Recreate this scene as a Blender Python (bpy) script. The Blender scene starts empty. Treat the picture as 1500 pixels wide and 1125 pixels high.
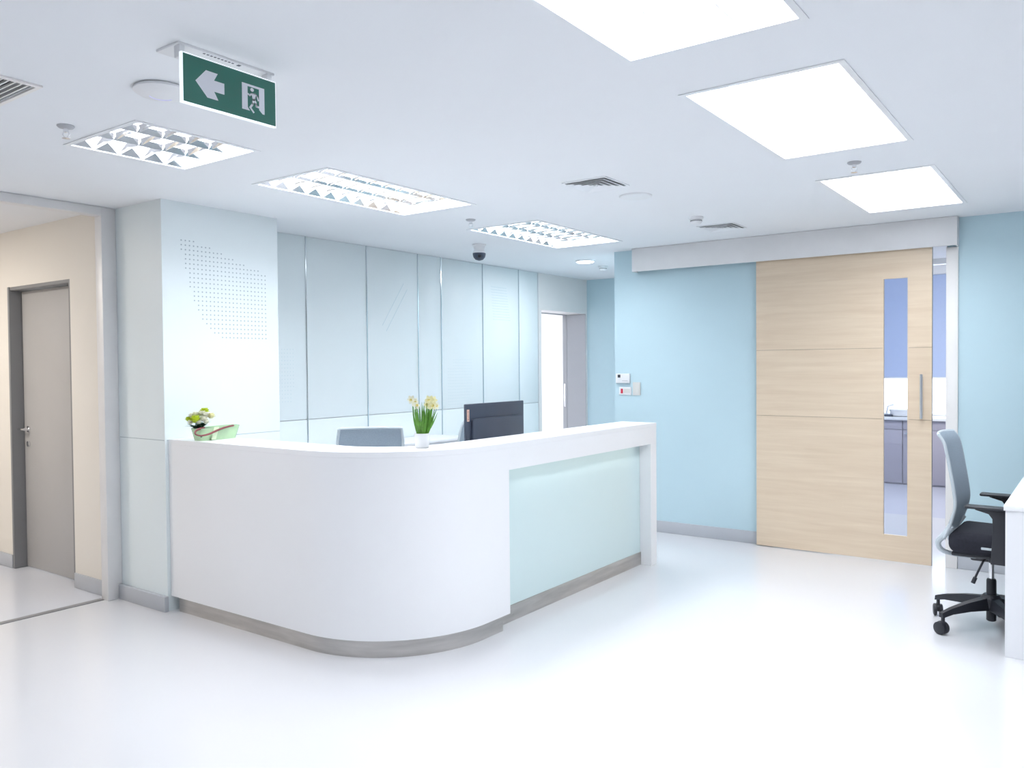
import bpy, bmesh, math, random
from mathutils import Vector, Matrix
random.seed(7)
PI = math.pi
sc = bpy.context.scene
C = sc.collection
R = math.radians

# ------------------------------------------------------------------ materials
def mat(name, col, rough=0.5, metal=0.0, coat=0.0, spec=0.5, var=0.0, vscale=6.0, bump=0.0, bscale=40.0, emit=None, estr=0.0, trans=0.0, alpha=1.0):
    m = bpy.data.materials.new(name); m.use_nodes = True
    nt = m.node_tree; b = nt.nodes['Principled BSDF']
    b.inputs['Base Color'].default_value = (*col, 1)
    b.inputs['Roughness'].default_value = rough
    b.inputs['Metallic'].default_value = metal
    b.inputs['Coat Weight'].default_value = coat
    b.inputs['Coat Roughness'].default_value = 0.08
    b.inputs['Specular IOR Level'].default_value = spec
    b.inputs['Transmission Weight'].default_value = trans
    b.inputs['Alpha'].default_value = alpha
    tc = nt.nodes.new('ShaderNodeTexCoord')
    if var:
        n = nt.nodes.new('ShaderNodeTexNoise'); n.inputs['Scale'].default_value = vscale
        n.inputs['Detail'].default_value = 4
        nt.links.new(tc.outputs['Object'], n.inputs['Vector'])
        r = nt.nodes.new('ShaderNodeValToRGB')
        r.color_ramp.elements[0].color = (*[max(0, c*(1-var)) for c in col], 1)
        r.color_ramp.elements[1].color = (*[min(1, c*(1+var)) for c in col], 1)
        r.color_ramp.elements[0].position = .3; r.color_ramp.elements[1].position = .7
        nt.links.new(n.outputs['Fac'], r.inputs['Fac'])
        nt.links.new(r.outputs['Color'], b.inputs['Base Color'])
    if bump:
        n2 = nt.nodes.new('ShaderNodeTexNoise'); n2.inputs['Scale'].default_value = bscale
        nt.links.new(tc.outputs['Object'], n2.inputs['Vector'])
        bp = nt.nodes.new('ShaderNodeBump'); bp.inputs['Strength'].default_value = bump
        bp.inputs['Distance'].default_value = .002
        nt.links.new(n2.outputs['Fac'], bp.inputs['Height']); nt.links.new(bp.outputs['Normal'], b.inputs['Normal'])
    if emit:
        b.inputs['Emission Color'].default_value = (*emit, 1); b.inputs['Emission Strength'].default_value = estr
    return m

def wood_mat():
    m = bpy.data.materials.new('beech_veneer'); m.use_nodes = True
    nt = m.node_tree; b = nt.nodes['Principled BSDF']; b.inputs['Roughness'].default_value = .42
    tc = nt.nodes.new('ShaderNodeTexCoord')
    mp = nt.nodes.new('ShaderNodeMapping'); mp.inputs['Scale'].default_value = (.7, 1, 11)
    nt.links.new(tc.outputs['Object'], mp.inputs['Vector'])
    n = nt.nodes.new('ShaderNodeTexNoise'); n.inputs['Scale'].default_value = 2.2; n.inputs['Detail'].default_value = 5; n.inputs['Distortion'].default_value = .5
    nt.links.new(mp.outputs['Vector'], n.inputs['Vector'])
    mp2 = nt.nodes.new('ShaderNodeMapping'); mp2.inputs['Scale'].default_value = (2.5, 1, 120)
    nt.links.new(tc.outputs['Object'], mp2.inputs['Vector'])
    n2 = nt.nodes.new('ShaderNodeTexNoise'); n2.inputs['Scale'].default_value = 2; n2.inputs['Detail'].default_value = 3
    nt.links.new(mp2.outputs['Vector'], n2.inputs['Vector'])
    r = nt.nodes.new('ShaderNodeValToRGB')
    e = r.color_ramp.elements
    e[0].position = .3; e[0].color = (.71, .56, .41, 1)
    e[1].position = .72; e[1].color = (.81, .67, .51, 1)
    mx = nt.nodes.new('ShaderNodeMath'); mx.operation = 'MULTIPLY_ADD'; mx.inputs[1].default_value = .75
    m2 = nt.nodes.new('ShaderNodeMath'); m2.operation = 'MULTIPLY'; m2.inputs[1].default_value = .25
    nt.links.new(n2.outputs['Fac'], m2.inputs[0])
    nt.links.new(n.outputs['Fac'], mx.inputs[0]); nt.links.new(m2.outputs[0], mx.inputs[2])
    nt.links.new(mx.outputs[0], r.inputs['Fac']); nt.links.new(r.outputs['Color'], b.inputs['Base Color'])
    return m

def brushed(name, col, sc3, rough=.3):
    m = bpy.data.materials.new(name); m.use_nodes = True
    nt = m.node_tree; b = nt.nodes['Principled BSDF']; b.inputs['Metallic'].default_value = .85
    tc = nt.nodes.new('ShaderNodeTexCoord'); mp = nt.nodes.new('ShaderNodeMapping'); mp.inputs['Scale'].default_value = sc3
    n = nt.nodes.new('ShaderNodeTexNoise'); n.inputs['Scale'].default_value = 3; n.inputs['Detail'].default_value = 6
    nt.links.new(tc.outputs['Object'], mp.inputs['Vector']); nt.links.new(mp.outputs['Vector'], n.inputs['Vector'])
    r = nt.nodes.new('ShaderNodeValToRGB')
    r.color_ramp.elements[0].position = .3; r.color_ramp.elements[0].color = (*[c*.8 for c in col], 1)
    r.color_ramp.elements[1].position = .7; r.color_ramp.elements[1].color = (*[min(1, c*1.12) for c in col], 1)
    nt.links.new(n.outputs['Fac'], r.inputs['Fac']); nt.links.new(r.outputs['Color'], b.inputs['Base Color'])
    mr = nt.nodes.new('ShaderNodeMapRange'); mr.inputs['To Min'].default_value = rough-.08; mr.inputs['To Max'].default_value = rough+.12
    nt.links.new(n.outputs['Fac'], mr.inputs['Value']); nt.links.new(mr.outputs['Result'], b.inputs['Roughness'])
    return m

def glass_mat(name, tint=(.93, .96, 1), gloss=.06):
    m = bpy.data.materials.new(name); m.use_nodes = True
    nt = m.node_tree; nt.nodes.remove(nt.nodes['Principled BSDF'])
    out = [n for n in nt.nodes if n.type == 'OUTPUT_MATERIAL'][0]
    t = nt.nodes.new('ShaderNodeBsdfTransparent'); t.inputs['Color'].default_value = (*tint, 1)
    g = nt.nodes.new('ShaderNodeBsdfGlossy'); g.inputs['Roughness'].default_value = .02
    mx = nt.nodes.new('ShaderNodeMixShader'); mx.inputs['Fac'].default_value = gloss
    nt.links.new(t.outputs[0], mx.inputs[1]); nt.links.new(g.outputs[0], mx.inputs[2]); nt.links.new(mx.outputs[0], out.inputs['Surface'])
    return m

def emis(name, col, s):
    m = bpy.data.materials.new(name); m.use_nodes = True
    nt = m.node_tree; nt.nodes.remove(nt.nodes['Principled BSDF'])
    out = [n for n in nt.nodes if n.type == 'OUTPUT_MATERIAL'][0]
    e = nt.nodes.new('ShaderNodeEmission'); e.inputs['Color'].default_value = (*col, 1); e.inputs['Strength'].default_value = s
    nt.links.new(e.outputs[0], out.inputs['Surface']); return m

def cloth_mat():
    m = bpy.data.materials.new('blue_roller_blind'); m.use_nodes = True
    nt = m.node_tree; nt.nodes.remove(nt.nodes['Principled BSDF'])
    out = [n for n in nt.nodes if n.type == 'OUTPUT_MATERIAL'][0]
    d = nt.nodes.new('ShaderNodeBsdfDiffuse'); t = nt.nodes.new('ShaderNodeBsdfTranslucent'); mx = nt.nodes.new('ShaderNodeMixShader')
    tc = nt.nodes.new('ShaderNodeTexCoord'); n = nt.nodes.new('ShaderNodeTexNoise'); n.inputs['Scale'].default_value = 60
    r = nt.nodes.new('ShaderNodeValToRGB'); r.color_ramp.elements[0].color = (.50, .57, .72, 1); r.color_ramp.elements[1].color = (.54, .61, .76, 1)
    nt.links.new(tc.outputs['Object'], n.inputs['Vector']); nt.links.new(n.outputs['Fac'], r.inputs['Fac'])
    nt.links.new(r.outputs['Color'], d.inputs['Color']); nt.links.new(r.outputs['Color'], t.inputs['Color'])
    mx.inputs['Fac'].default_value = .30
    nt.links.new(d.outputs[0], mx.inputs[1]); nt.links.new(t.outputs[0], mx.inputs[2]); nt.links.new(mx.outputs[0], out.inputs['Surface'])
    return m

M = dict(
    floor=mat('vinyl_floor', (.70, .70, .725), .22, spec=.5, coat=.25, var=.012, vscale=1.2, bump=.05, bscale=5),
    hall_floor=mat('corridor_vinyl', (.69, .71, .77), .25, coat=.2, var=.01, vscale=2),
    back_floor=mat('blue_grey_vinyl', (.56, .58, .67), .25, coat=.2, var=.01, vscale=2),
    ceiling=mat('ceiling_paint', (.86, .88, .91), .9, spec=.2, var=.006, vscale=2),
    white_wall=mat('white_paint', (.85, .86, .88), .8, spec=.3, var=.006, vscale=2),
    blue_wall=mat('sky_blue_paint', (.55, .72, .79), .7, spec=.3, var=.012, vscale=1.5),
    cream=mat('cream_paint', (.80, .76, .70), .8, spec=.3, var=.01, vscale=2),
    glass_panel=mat('back_painted_glass', (.81, .88, .90), .42, spec=.4, var=.008, vscale=1),
    desk_glass=mat('green_white_back_painted_glass', (.67, .81, .82), .25, coat=.15, var=.008, vscale=1),
    grey=mat('grey_laminate', (.47, .48, .51), .5, var=.02, vscale=3),
    light_grey=mat('light_grey_laminate', (.87, .85, .835), .5, var=.015, vscale=3),
    door_grey=mat('grey_door_paint', (.46, .45, .445), .45, var=.02, vscale=3),
    frame_grey=mat('dark_grey_door_frame', (.25, .25, .255), .5, var=.02),
    alu=mat('anodised_aluminium', (.80, .795, .80), .45, metal=.15, var=.02),
    skirting=mat('grey_skirting', (.50, .52, .56), .5, var=.02),
    desk=mat('white_solid_surface', (.90, .905, .925), .3, coat=.15, var=.006, vscale=2),
    desk_white=mat('white_melamine', (.84, .85, .88), .4, var=.006, vscale=2),
    steel=brushed('brushed_steel', (.55, .53, .51), (1, 1, 8)),
    chrome=mat('chrome', (.8, .8, .82), .15, metal=1, var=.01),
    strip=mat('polished_strip', (.62, .66, .70), .12, metal=.9, var=.02),
    wood=wood_mat(),
    wood_core=mat('wood_core', (.36, .27, .19), .7, var=.1),
    dots=mat('frosted_dot', (.42, .50, .54), .5, var=.02),
    faint=mat('faint_frosted_dot', (.66, .77, .81), .5, var=.02),
    white=mat('white_plastic', (.82, .83, .85), .4, var=.01),
    fixture=mat('white_enamel', (.85, .87, .9), .35, var=.01),
    reflector=mat('reflector_aluminium', (.95, .95, .96), .1, metal=1, var=.01),
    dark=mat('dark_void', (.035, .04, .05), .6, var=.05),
    black=mat('black_plastic', (.022, .024, .032), .42, var=.08),
    fabric=mat('black_seat_fabric', (.016, .017, .027), .9, bump=.6, bscale=300, var=.15, vscale=80),
    mesh=mat('blue_grey_mesh', (.32, .39, .46), .7, bump=.6, bscale=500, var=.06, vscale=120),
    mesh_frame=mat('pale_grey_nylon', (.52, .58, .62), .45, var=.03),
    monitor=mat('charcoal_monitor_shell', (.055, .07, .105), .38, var=.06),
    screen=mat('dark_screen', (.01, .012, .015), .1, coat=.5, var=.05),
    sticker=mat('copper_sticker', (.80, .52, .42), .4, var=.02),
    sticker_text=mat('sticker_print', (.25, .12, .10), .5, var=.02),
    blind=cloth_mat(),
    cabinet=mat('mauve_grey_laminate', (.42, .40, .47), .5, var=.02),
    pane=glass_mat('clear_glass'),
    green=mat('exit_sign_green', (.025, .165, .125), .3, coat=.3, var=.04, vscale=5),
    edge=mat('lit_acrylic_edge', (.9, .93, .95), .2, emit=(.9, .97, 1), estr=.5, var=.01),
    picto=mat('sign_white', (.78, .80, .86), .4, var=.01),
    red=mat('red_rocker', (.62, .04, .08), .4, var=.04),
    beige=mat('ivory_plastic', (.68, .68, .66), .5, var=.01),
    blueled=mat('violet_indicator', (.5, .48, .85), .4, emit=(.45, .42, 1), estr=.6, var=.01),
    leaf=mat('leaf_green', (.11, .30, .035), .5, var=.35, vscale=25),
    leaf2=mat('dark_leaf', (.045, .12, .07), .5, var=.3, vscale=25),
    lime=mat('lime_petal', (.62, .74, .05), .6, var=.15, vscale=30),
    cream_petal=mat('cream_petal', (.90, .90, .76), .6, var=.06, vscale=30),
    yellow=mat('pale_yellow_petal', (.93, .90, .58), .6, var=.08, vscale=30),
    trumpet=mat('yellow_trumpet', (.88, .78, .30), .6, var=.1, vscale=30),
    basket=mat('translucent_green_plastic', (.52, .74, .46), .25, coat=.3, var=.12, vscale=9, alpha=.88),
    basket_band=mat('pale_lime_ribbon', (.72, .86, .60), .4, var=.05),
    handle=mat('maroon_handle', (.20, .05, .055), .5, var=.1),
    soil=mat('dark_soil', (.04, .03, .025), .9, var=.3),
    tube=emis('fluorescent_tube', (.95, .98, 1), 9),
    led=emis('round_downlight_diffuser', (.97, .98, 1), 9),
)

# ------------------------------------------------------------------ mesh helpers
class MB:
    def __init__(self): self.bm = bmesh.new()
    def box(self, x0, x1, y0, y1, z0, z1, bev=0, seg=2):
        r = bmesh.ops.create_cube(self.bm, size=1)
        vs = r['verts']
        for v in vs:
            v.co = Vector(((x0+x1)/2+v.co.x*(x1-x0), (y0+y1)/2+v.co.y*(y1-y0), (z0+z1)/2+v.co.z*(z1-z0)))
        if bev:
            es = list({e for v in vs for e in v.link_edges})
            bmesh.ops.bevel(self.bm, geom=es, offset=bev, segments=seg, affect='EDGES', profile=.5)
        return self
    def prism(self, pts, axis, a0, a1, bev=0):
        # pts: closed polygon in the plane perpendicular to axis
        def mk(p, a):
            return {0: (a, p[0], p[1]), 1: (p[0], a, p[1]), 2: (p[0], p[1], a)}[axis]
        A = [self.bm.verts.new(mk(p, a0)) for p in pts]; B = [self.bm.verts.new(mk(p, a1)) for p in pts]
        n = len(pts); fs = []
        fs.append(self.bm.faces.new(A)); fs.append(self.bm.faces.new(B[::-1]))
        for i in range(n):
            fs.append(self.bm.faces.new((A[i], B[i], B[(i+1) % n], A[(i+1) % n])))
        bmesh.ops.recalc_face_normals(self.bm, faces=fs)
        if bev:
            es = list({e for f in fs[:2] for e in f.edges})
            bmesh.ops.bevel(self.bm, geom=es, offset=bev, segments=2, affect='EDGES', profile=.5)
        return self
    def lathe(self, prof, seg=32, c=(0, 0, 0), axis=2):
        # prof: list of (radius, height)
        rings = []
        for r, h in prof:
            ring = []
            for i in range(seg):
                a = 2*PI*i/seg
                p = (r*math.cos(a), r*math.sin(a), h)
                if axis == 0: p = (h, p[0], p[1])
                if axis == 1: p = (p[0], h, p[1])
                ring.append(self.bm.verts.new(Vector(p)+Vector(c)))
            rings.append(ring)
        fs = []
        for a, b in zip(rings, rings[1:]):
            for i in range(seg):
                fs.append(self.bm.faces.new((a[i], a[(i+1) % seg], b[(i+1) % seg], b[i])))
        fs.append(self.bm.faces.new(rings[0][::-1])); fs.append(self.bm.faces.new(rings[-1]))
        bmesh.ops.recalc_face_normals(self.bm, faces=fs)
        return self
    def tube(self, pts, r, seg=10, flat=1.0, closed=False):
        pts = [Vector(p) for p in pts]; n = len(pts)
        rs = r if isinstance(r, (list, tuple)) else [r]*n
        rings = []; nrm = None
        for i, p in enumerate(pts):
            if closed: t = (pts[(i+1) % n]-pts[(i-1) % n]).normalized()
            else: t = (pts[min(i+1, n-1)]-pts[max(i-1, 0)]).normalized()
            if nrm is None:
                nrm = t.orthogonal().normalized() if abs(t.z) > .9 else t.cross(Vector((0, 0, 1))).normalized()
            nrm = (nrm-t*nrm.dot(t)).normalized(); bn = t.cross(nrm)
            rings.append([self.bm.verts.new(p+nrm*rs[i]*math.cos(2*PI*k/seg)+bn*rs[i]*flat*math.sin(2*PI*k/seg)) for k in range(seg)])
        fs = []
        m = n if closed else n-1
        for i in range(m):
            a, b = rings[i], rings[(i+1) % n]
            for k in range(seg): fs.append(self.bm.faces.new((a[k], a[(k+1) % seg], b[(k+1) % seg], b[k])))
        if not closed:
            fs.append(self.bm.faces.new(rings[0][::-1])); fs.append(self.bm.faces.new(rings[-1]))
        bmesh.ops.recalc_face_normals(self.bm, faces=fs)
        return self
    def quad(self, *pts):
        self.bm.faces.new([self.bm.verts.new(p) for p in pts]); return self
    def sphere(self, c, r, sx=1, sy=1, sz=1, u=16, v=10):
        q = bmesh.ops.create_uvsphere(self.bm, u_segments=u, v_segments=v, radius=r)
        for w in q['verts']: w.co = Vector((w.co.x*sx, w.co.y*sy, w.co.z*sz))+Vector(c)
        return self
    def move(self, mtx):
        bmesh.ops.transform(self.bm, matrix=mtx, verts=self.bm.verts[:]); return self
    def build(self, name, m, parent=None, loc=(0, 0, 0), smooth=True, ang=35):
        me = bpy.data.meshes.new(name); self.bm.normal_update(); self.bm.to_mesh(me); self.bm.free()
        me.materials.append(M[m] if isinstance(m, str) else m)
        if smooth:
            for p in me.polygons: p.use_smooth = True
            me.set_sharp_from_angle(angle=R(ang))
        o = bpy.data.objects.new(name, me); C.objects.link(o); o.location = loc
        if parent: o.parent = parent
        return o

def cells(us, vs, solid, axis, a0, a1):
    """slab perpendicular to axis between a0 and a1, made of grid cells; solid(i, j) says which exist; only outer faces are made"""
    b = MB(); bm = b.bm; nu, nv = len(us)-1, len(vs)-1
    cache = {}
    def V(u, v, a):
        k = (round(u, 5), round(v, 5), a)
        if k not in cache:
            cache[k] = bm.verts.new({0: (a, u, v), 1: (u, a, v), 2: (u, v, a)}[axis])
        return cache[k]
    S = lambda i, j: 0 <= i < nu and 0 <= j < nv and solid(i, j)
    for i in range(nu):
        for j in range(nv):
            if not S(i, j): continue
            u0, u1, v0, v1 = us[i], us[i+1], vs[j], vs[j+1]
            bm.faces.new((V(u0, v0, a0), V(u1, v0, a0), V(u1, v1, a0), V(u0, v1, a0)))
            bm.faces.new((V(u0, v0, a1), V(u0, v1, a1), V(u1, v1, a1), V(u1, v0, a1)))
            if not S(i-1, j): bm.faces.new((V(u0, v0, a0), V(u0, v1, a0), V(u0, v1, a1), V(u0, v0, a1)))
            if not S(i+1, j): bm.faces.new((V(u1, v0, a0), V(u1, v0, a1), V(u1, v1, a1), V(u1, v1, a0)))
            if not S(i, j-1): bm.faces.new((V(u0, v0, a0), V(u0, v0, a1), V(u1, v0, a1), V(u1, v0, a0)))
            if not S(i, j+1): bm.faces.new((V(u0, v1, a0), V(u1, v1, a0), V(u1, v1, a1), V(u0, v1, a1)))
    bmesh.ops.recalc_face_normals(bm, faces=bm.faces[:])
    return b

def holed(u0, u1, v0, v1, holes, axis, a0, a1):
    us = sorted({u0, u1, *[h[0] for h in holes], *[h[1] for h in holes]})
    vs = sorted({v0, v1, *[h[2] for h in holes], *[h[3] for h in holes]})
    us = [u for u in us if u0 <= u <= u1]; vs = [v for v in vs if v0 <= v <= v1]
    def solid(i, j):
        cu, cv = (us[i]+us[i+1])/2, (vs[j]+vs[j+1])/2
        return not any(h[0] < cu < h[1] and h[2] < cv < h[3] for h in holes)
    return cells(us, vs, solid, axis, a0, a1)

def thing(name, label, cat, loc=(0, 0, 0), rz=0, group=None):
    o = bpy.data.objects.new(name, None); C.objects.link(o); o.empty_display_size = .1
    o.location = loc; o.rotation_euler = (0, 0, rz); tag(o, label, cat, group); return o
def tag(o, label, cat, group=None):
    o['label'] = label; o['category'] = cat
    if group: o['group'] = group
    return o
def struct(o, label=None):
    o['kind'] = 'structure'
    if label: o['label'] = label
    return o
def dup(root, loc, rz, label, group=None):
    r = root.copy(); C.objects.link(r); r.location = loc; r.rotation_euler = (0, 0, rz); r['label'] = label
    if group: r['group'] = group
    for ch in list(root.children):
        c = ch.copy(); C.objects.link(c); c.parent = r
        for g in ch.children:
            k = g.copy(); C.objects.link(k); k.parent = c
    return r
def area(name, loc, sx, sy, power, col=(1, 1, 1), parent=None, rot=(0, 0, 0), spread=None):
    l = bpy.data.lights.new(name, 'AREA'); l.shape = 'RECTANGLE'; l.size = sx; l.size_y = sy
    l.energy = power; l.color = col
    if spread: l.spread = R(spread)
    o = bpy.data.objects.new(name, l); C.objects.link(o); o.location = loc; o.rotation_euler = rot
    if parent: o.parent = parent
    return o

# ------------------------------------------------------------------ camera
f_px, yaw, pit, rol, H = 1194.12, R(35.952), R(1.253), R(-0.491), 1.55
F = Vector((-math.sin(yaw)*math.cos(pit), math.cos(yaw)*math.cos(pit), -math.sin(pit)))
rt = Vector((math.cos(yaw), math.sin(yaw), 0)); up = rt.cross(F)
Rv = rt*math.cos(rol)+up*math.sin(rol); Uv = -rt*math.sin(rol)+up*math.cos(rol)
cam = bpy.data.cameras.new('camera'); co = bpy.data.objects.new('camera', cam); C.objects.link(co)
cam.sensor_width = 36; cam.sensor_fit = 'HORIZONTAL'; cam.lens = f_px/1500*36; cam.clip_start = .05
m3 = Matrix((Rv, Uv, -F)).transposed()
co.matrix_world = Matrix.Translation((0, 0, H)) @ m3.to_4x4()
sc.camera = co

# ------------------------------------------------------------------ the shell
CZ = 2.63
XR, YB = 3.4, -3.2                     # unseen right and rear walls
XO, XC, XP, XS = -5.388, -4.837, -5.303, -3.785
YC1, YC2, YD, YF = 2.898, 3.794, 6.90, 8.945

FX = [  # ceiling fixtures: x0, x1, y0, y1
    (-1.372, -.762, 1.37, 2.62), (-1.372, -.762, 3.068, 4.348), (-1.372, -.762, 4.985, 6.275),
    (-4.025, -3.405, 1.935, 2.56), (-4.03, -3.395, 3.005, 4.265), (-4.06, -3.40, 5.03, 6.315),
    (-1.372, -.762, -.9, .35), (-4.0, -3.4, -.9, .35), (1.2, 1.8, 1.37, 2.62), (1.2, 1.8, 4.0, 5.25), (1.2, 1.8, -.9, .35)]  # this row: unseen lights added to light the room from behind and right
struct(holed(XP-.2, XR, YB, YF, [(x0, x1, y0, y1) for x0, x1, y0, y1 in FX] + [(-3.715, -3.285, .575, 1.465)] , 2, CZ, CZ+.16).build('ceiling', 'ceiling', smooth=False))
struct(MB().box(XO-.05, XR, YB, 7.02, -.06, 0).box(-5.60, XR, 7.02, YF+.1, -.06, 0).build('floor', 'floor', smooth=False))

# left wall with wide opening to the corridor (opening Y .75..2.80)
struct(holed(YB, 2.90, 0, CZ+.1, [(.72, 2.80, -1, 2.575)], 0, XO-.07, XO).build('wall_left', 'white_wall', smooth=False))
# opening frame
t = MB(); t.box(XO-.08, XO+.006, 2.798, 2.8965, 0, CZ-.001, .004); t.box(XO-.08, XO+.006, .72, 2.80, 2.572, CZ-.001, .004); t.box(XO-.08, XO+.006, .66, .722, 0, CZ-.001, .004)
struct(t.build('trim_1', 'alu'), 'grey metal frame around the corridor opening')
struct(MB().box(XO-.095, XO-.045, .74, 2.795, 0, .004).build('trim_2', 'frame_grey'), 'dark metal threshold strip in the floor of the opening')

# corridor beyond
CW = 2.85
struct(holed(-9.2, XO-.07, 0, CZ+.1, [(-6.905, -5.93, -1, 2.195)], 1, CW, CW+.15).build('wall_corridor', 'cream', smooth=False))
struct(MB().box(-9.35, -9.2, .3, 3.0, 0, CZ+.1).build('wall_corridor_end', 'cream', smooth=False))
struct(MB().box(-9.2, XO-.07, .5, .65, 0, CZ+.1).build('wall_corridor_near', 'cream', smooth=False))
struct(MB().box(-9.2, XO-.07, .65, CW, CZ-.005, CZ+.1).build('ceiling_corridor', 'white_wall', smooth=False))
struct(MB().box(-9.3, XO-.05, .5, 3.1, -.06, -.001).build('floor_corridor', 'hall_floor', smooth=False))
struct(MB().box(-5.925, XO-.08, CW-.012, CW, 0, .105, .003).box(-9.2, -6.91, CW-.012, CW, 0, .105, .003).build('baseboard_corridor', 'skirting'))
# corridor door
d1 = struct(MB().box(-6.875, -5.96, 2.935, 2.975, .006, 2.165, .002).build('door_1', 'door_grey'), 'grey corridor door closed in its dark frame')
fr = MB(); fr.box(-6.908, -6.880, 2.844, 3.0, 0, 2.197, .002); fr.box(-5.955, -5.926, 2.852, 3.0, 0, 2.197, .002); fr.box(-6.880, -5.955, 2.852, 3.0, 2.17, 2.197, .002)
fr.build('door_frame', 'frame_grey', d1)
h = MB(); h.lathe([(.024, 0), (.024, .008), (.012, .010), (.010, .045)], 16, (-6.80, 2.927, 1.09), 1)
for v in h.bm.verts: v.co.y = 2.935-(v.co.y-2.927)
h.box(-6.93, -6.79, 2.884, 2.897, 1.082, 1.098, .004)
ho = h.build('door_handle', 'chrome', d1)
h = MB(); h.lathe([(.022, 0), (.022, .012), (.010, .014)], 16, (0, 0, 0), 1); h.move(Matrix.Translation((-6.80, 2.935, .975)) @ Matrix.Rotation(PI, 4, 'Z'))
h.build('lock_cylinder', 'chrome', d1)

# glazed column
struct(MB().box(XO+.0005, XC, YC1, YC2, 0, CZ).build('wall_column', 'glass_panel', smooth=False), 'pale blue glass clad column at the end of the desk')
colo = bpy.data.objects['wall_column']
MB().box(XO+.01, XC+.0006, YC1-.0006, YC1, 1.093, 1.097).box(XC, XC+.0006, YC1, YC2, 1.093, 1.097).build('panel_joint', 'dots', colo)
MB().box(XC-.006, XC+.0008, YC1-.0008, YC1+.012, .1, CZ).build('corner_strip', 'glass_panel', colo)
struct(MB().box(XO+.008, XC+.012, YC1-.03, YC1, 0, .098, .003).build('baseboard_column', 'skirting'))

def dotmesh(x, rows, r, name, m, parent):
    b = MB()
    for y, z in rows:
        b.prism([(y+r*math.cos(a*PI/3), z+r*math.sin(a*PI/3)) for a in range(6)], 0, x, x+.0008)
    return b.build(name, m, parent, smooth=False)
# dots on the column: rows step down
rows = []; DY, DZ = .0295, .0297
for j in range(22):
    z = 2.385-j*DZ
    left = [0, 0, 0, 1, 1, 1, 1, 2, 2, 2, 2, 3, 3, 3, 4, 4, 5, 5, 6, 7, 8, 10][j]
    right = [3, 7, 10, 13, 16, 20, 22, 22][j] if j < 8 else 22
    for i in range(left, right+1):
        y = 3.035+i*DY
        if y < 3.71: rows.append((y, z))
dotmesh(XC, rows, .0052, 'dot_pattern', 'dots', colo)

# reception back wall and its glass panels
struct(MB().box(XP-.2, XP-.022, YC2-.2, 7.85, 0, CZ).build('wall_reception', 'white_wall', smooth=False))
PY = [YC2, 4.44, 5.122, 5.791, 6.128, 6.794, 7.45, 7.838]
PL = ['pale blue glass wall panel with dots next to the column',
      'plain pale blue glass wall panel second from the column',
      'pale blue glass wall panel engraved with a slanting double line',
      'plain pale blue glass wall panel above the potted daffodils',
      'pale blue glass wall panel with a low grid of dots',
      'pale blue glass wall panel with fine lines near its top',
      'narrowest pale blue glass wall panel beside the grey doorway surround']
for i in range(7):
    p = thing('wall_panel', PL[i], 'wall panel', (XP, (PY[i]+PY[i+1])/2, 0), 0, 'glass panels on the reception back wall')
    hw = (PY[i+1]-PY[i])/2-.005
    MB().box(-.02, 0, -hw, hw, 1.128, CZ-.002, .0015).build('upper_sheet', 'glass_panel', p)
    MB().box(-.02, 0, -hw, hw, .0, 1.124, .0015).build('lower_sheet', 'glass_panel', p)
    yc = (PY[i]+PY[i+1])/2
    def loc(rows): return [(y-yc, z) for y, z in rows]
    if i == 0:
        dotmesh(0, loc([(4.02+a*.028, 1.70-j*.03) for a in range(11) for j in range(15)if a > j*.0+ (0 if j > 2 else 4) and a < 11-(j > 10)]), .004, 'dot_pattern', 'faint', p)
    if i == 2:
        b = MB()
        for o_ in (0, .05):
            b.prism([(5.31+o_-yc, 1.93-o_), (5.318+o_-yc, 1.93-o_), (5.60+o_-yc, 2.33-o_), (5.592+o_-yc, 2.33-o_)], 0, 0, .0008)
        b.build('engraved_line', 'faint', p)
    if i == 4:
        dotmesh(0, loc([(6.2+a*.028, 1.62-j*.03) for a in range(15) for j in range(17) if a < 15-(j > 12)*2 and a > (j < 3)*3]), .0042, 'dot_pattern', 'faint', p)
    if i == 5:
        b = MB()
        for j in range(13):
            b.box(0, .0008, 6.94-yc+.003*j, 7.22-yc+.006*j, 2.40-j*.029, 2.4045-j*.029)
        b.build('line_pattern', 'faint', p)
for i in range(1, 7):
    struct(MB().box(XP-.02, XP+.004, PY[i]-.005, PY[i]+.005, 0, CZ-.002).build('trim_%d' % (3+i), 'strip'), 'polished metal strip between glass panels')
struct(MB().box(XP-.02, XP+.003, 7.838, 7.85, 0, CZ-.002).build('trim_10', 'alu'))

# grey surround with doorway into a bright side room
struct(holed(7.85, YF, 0, CZ+.1, [(7.905, 8.914, -1, 2.205)], 0, XP-.28, XP).build('wall_doorway', 'light_grey', smooth=False))
d2 = struct(MB().box(XP-.34, XP-.281, 8.914-.012, 8.96, 0, 2.23).box(XP-.34, XP-.281, 7.84, 8.93, 2.196, 2.23).box(XP-.34, XP-.281, 7.84, 7.905, 0, 2.23).build('door_3', 'grey'), 'grey frame of the open doorway beside the glass panels')
MB().box(XP-.279, XP-.001, 8.906, 8.9135, 0, 2.2).build('reveal_shade_sheet', 'grey', d2, smooth=False)  # added sheet, shade put into its darker grey so the reveal renders dimmer
MB().box(XP-.325, XP-.300, 8.898, 8.903, 1.02, 1.32, .001).build('strike_plate', 'chrome', d2)
struct(MB().box(-8.4, XP-.34, 9.55, 9.65, 0, CZ).box(-8.5, -8.4, 6.9, 9.65, 0, CZ).box(-8.4, XP-.28, 6.8, 6.9, 0, CZ).box(XP-.34, XP-.28, 8.96, 9.55, 0, CZ).build('wall_side_room', 'white_wall', smooth=False))
struct(MB().box(-8.5, XP-.2, 6.8, 9.65, CZ, CZ+.1).build('ceiling_side_room', 'white_wall', smooth=False))
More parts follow.
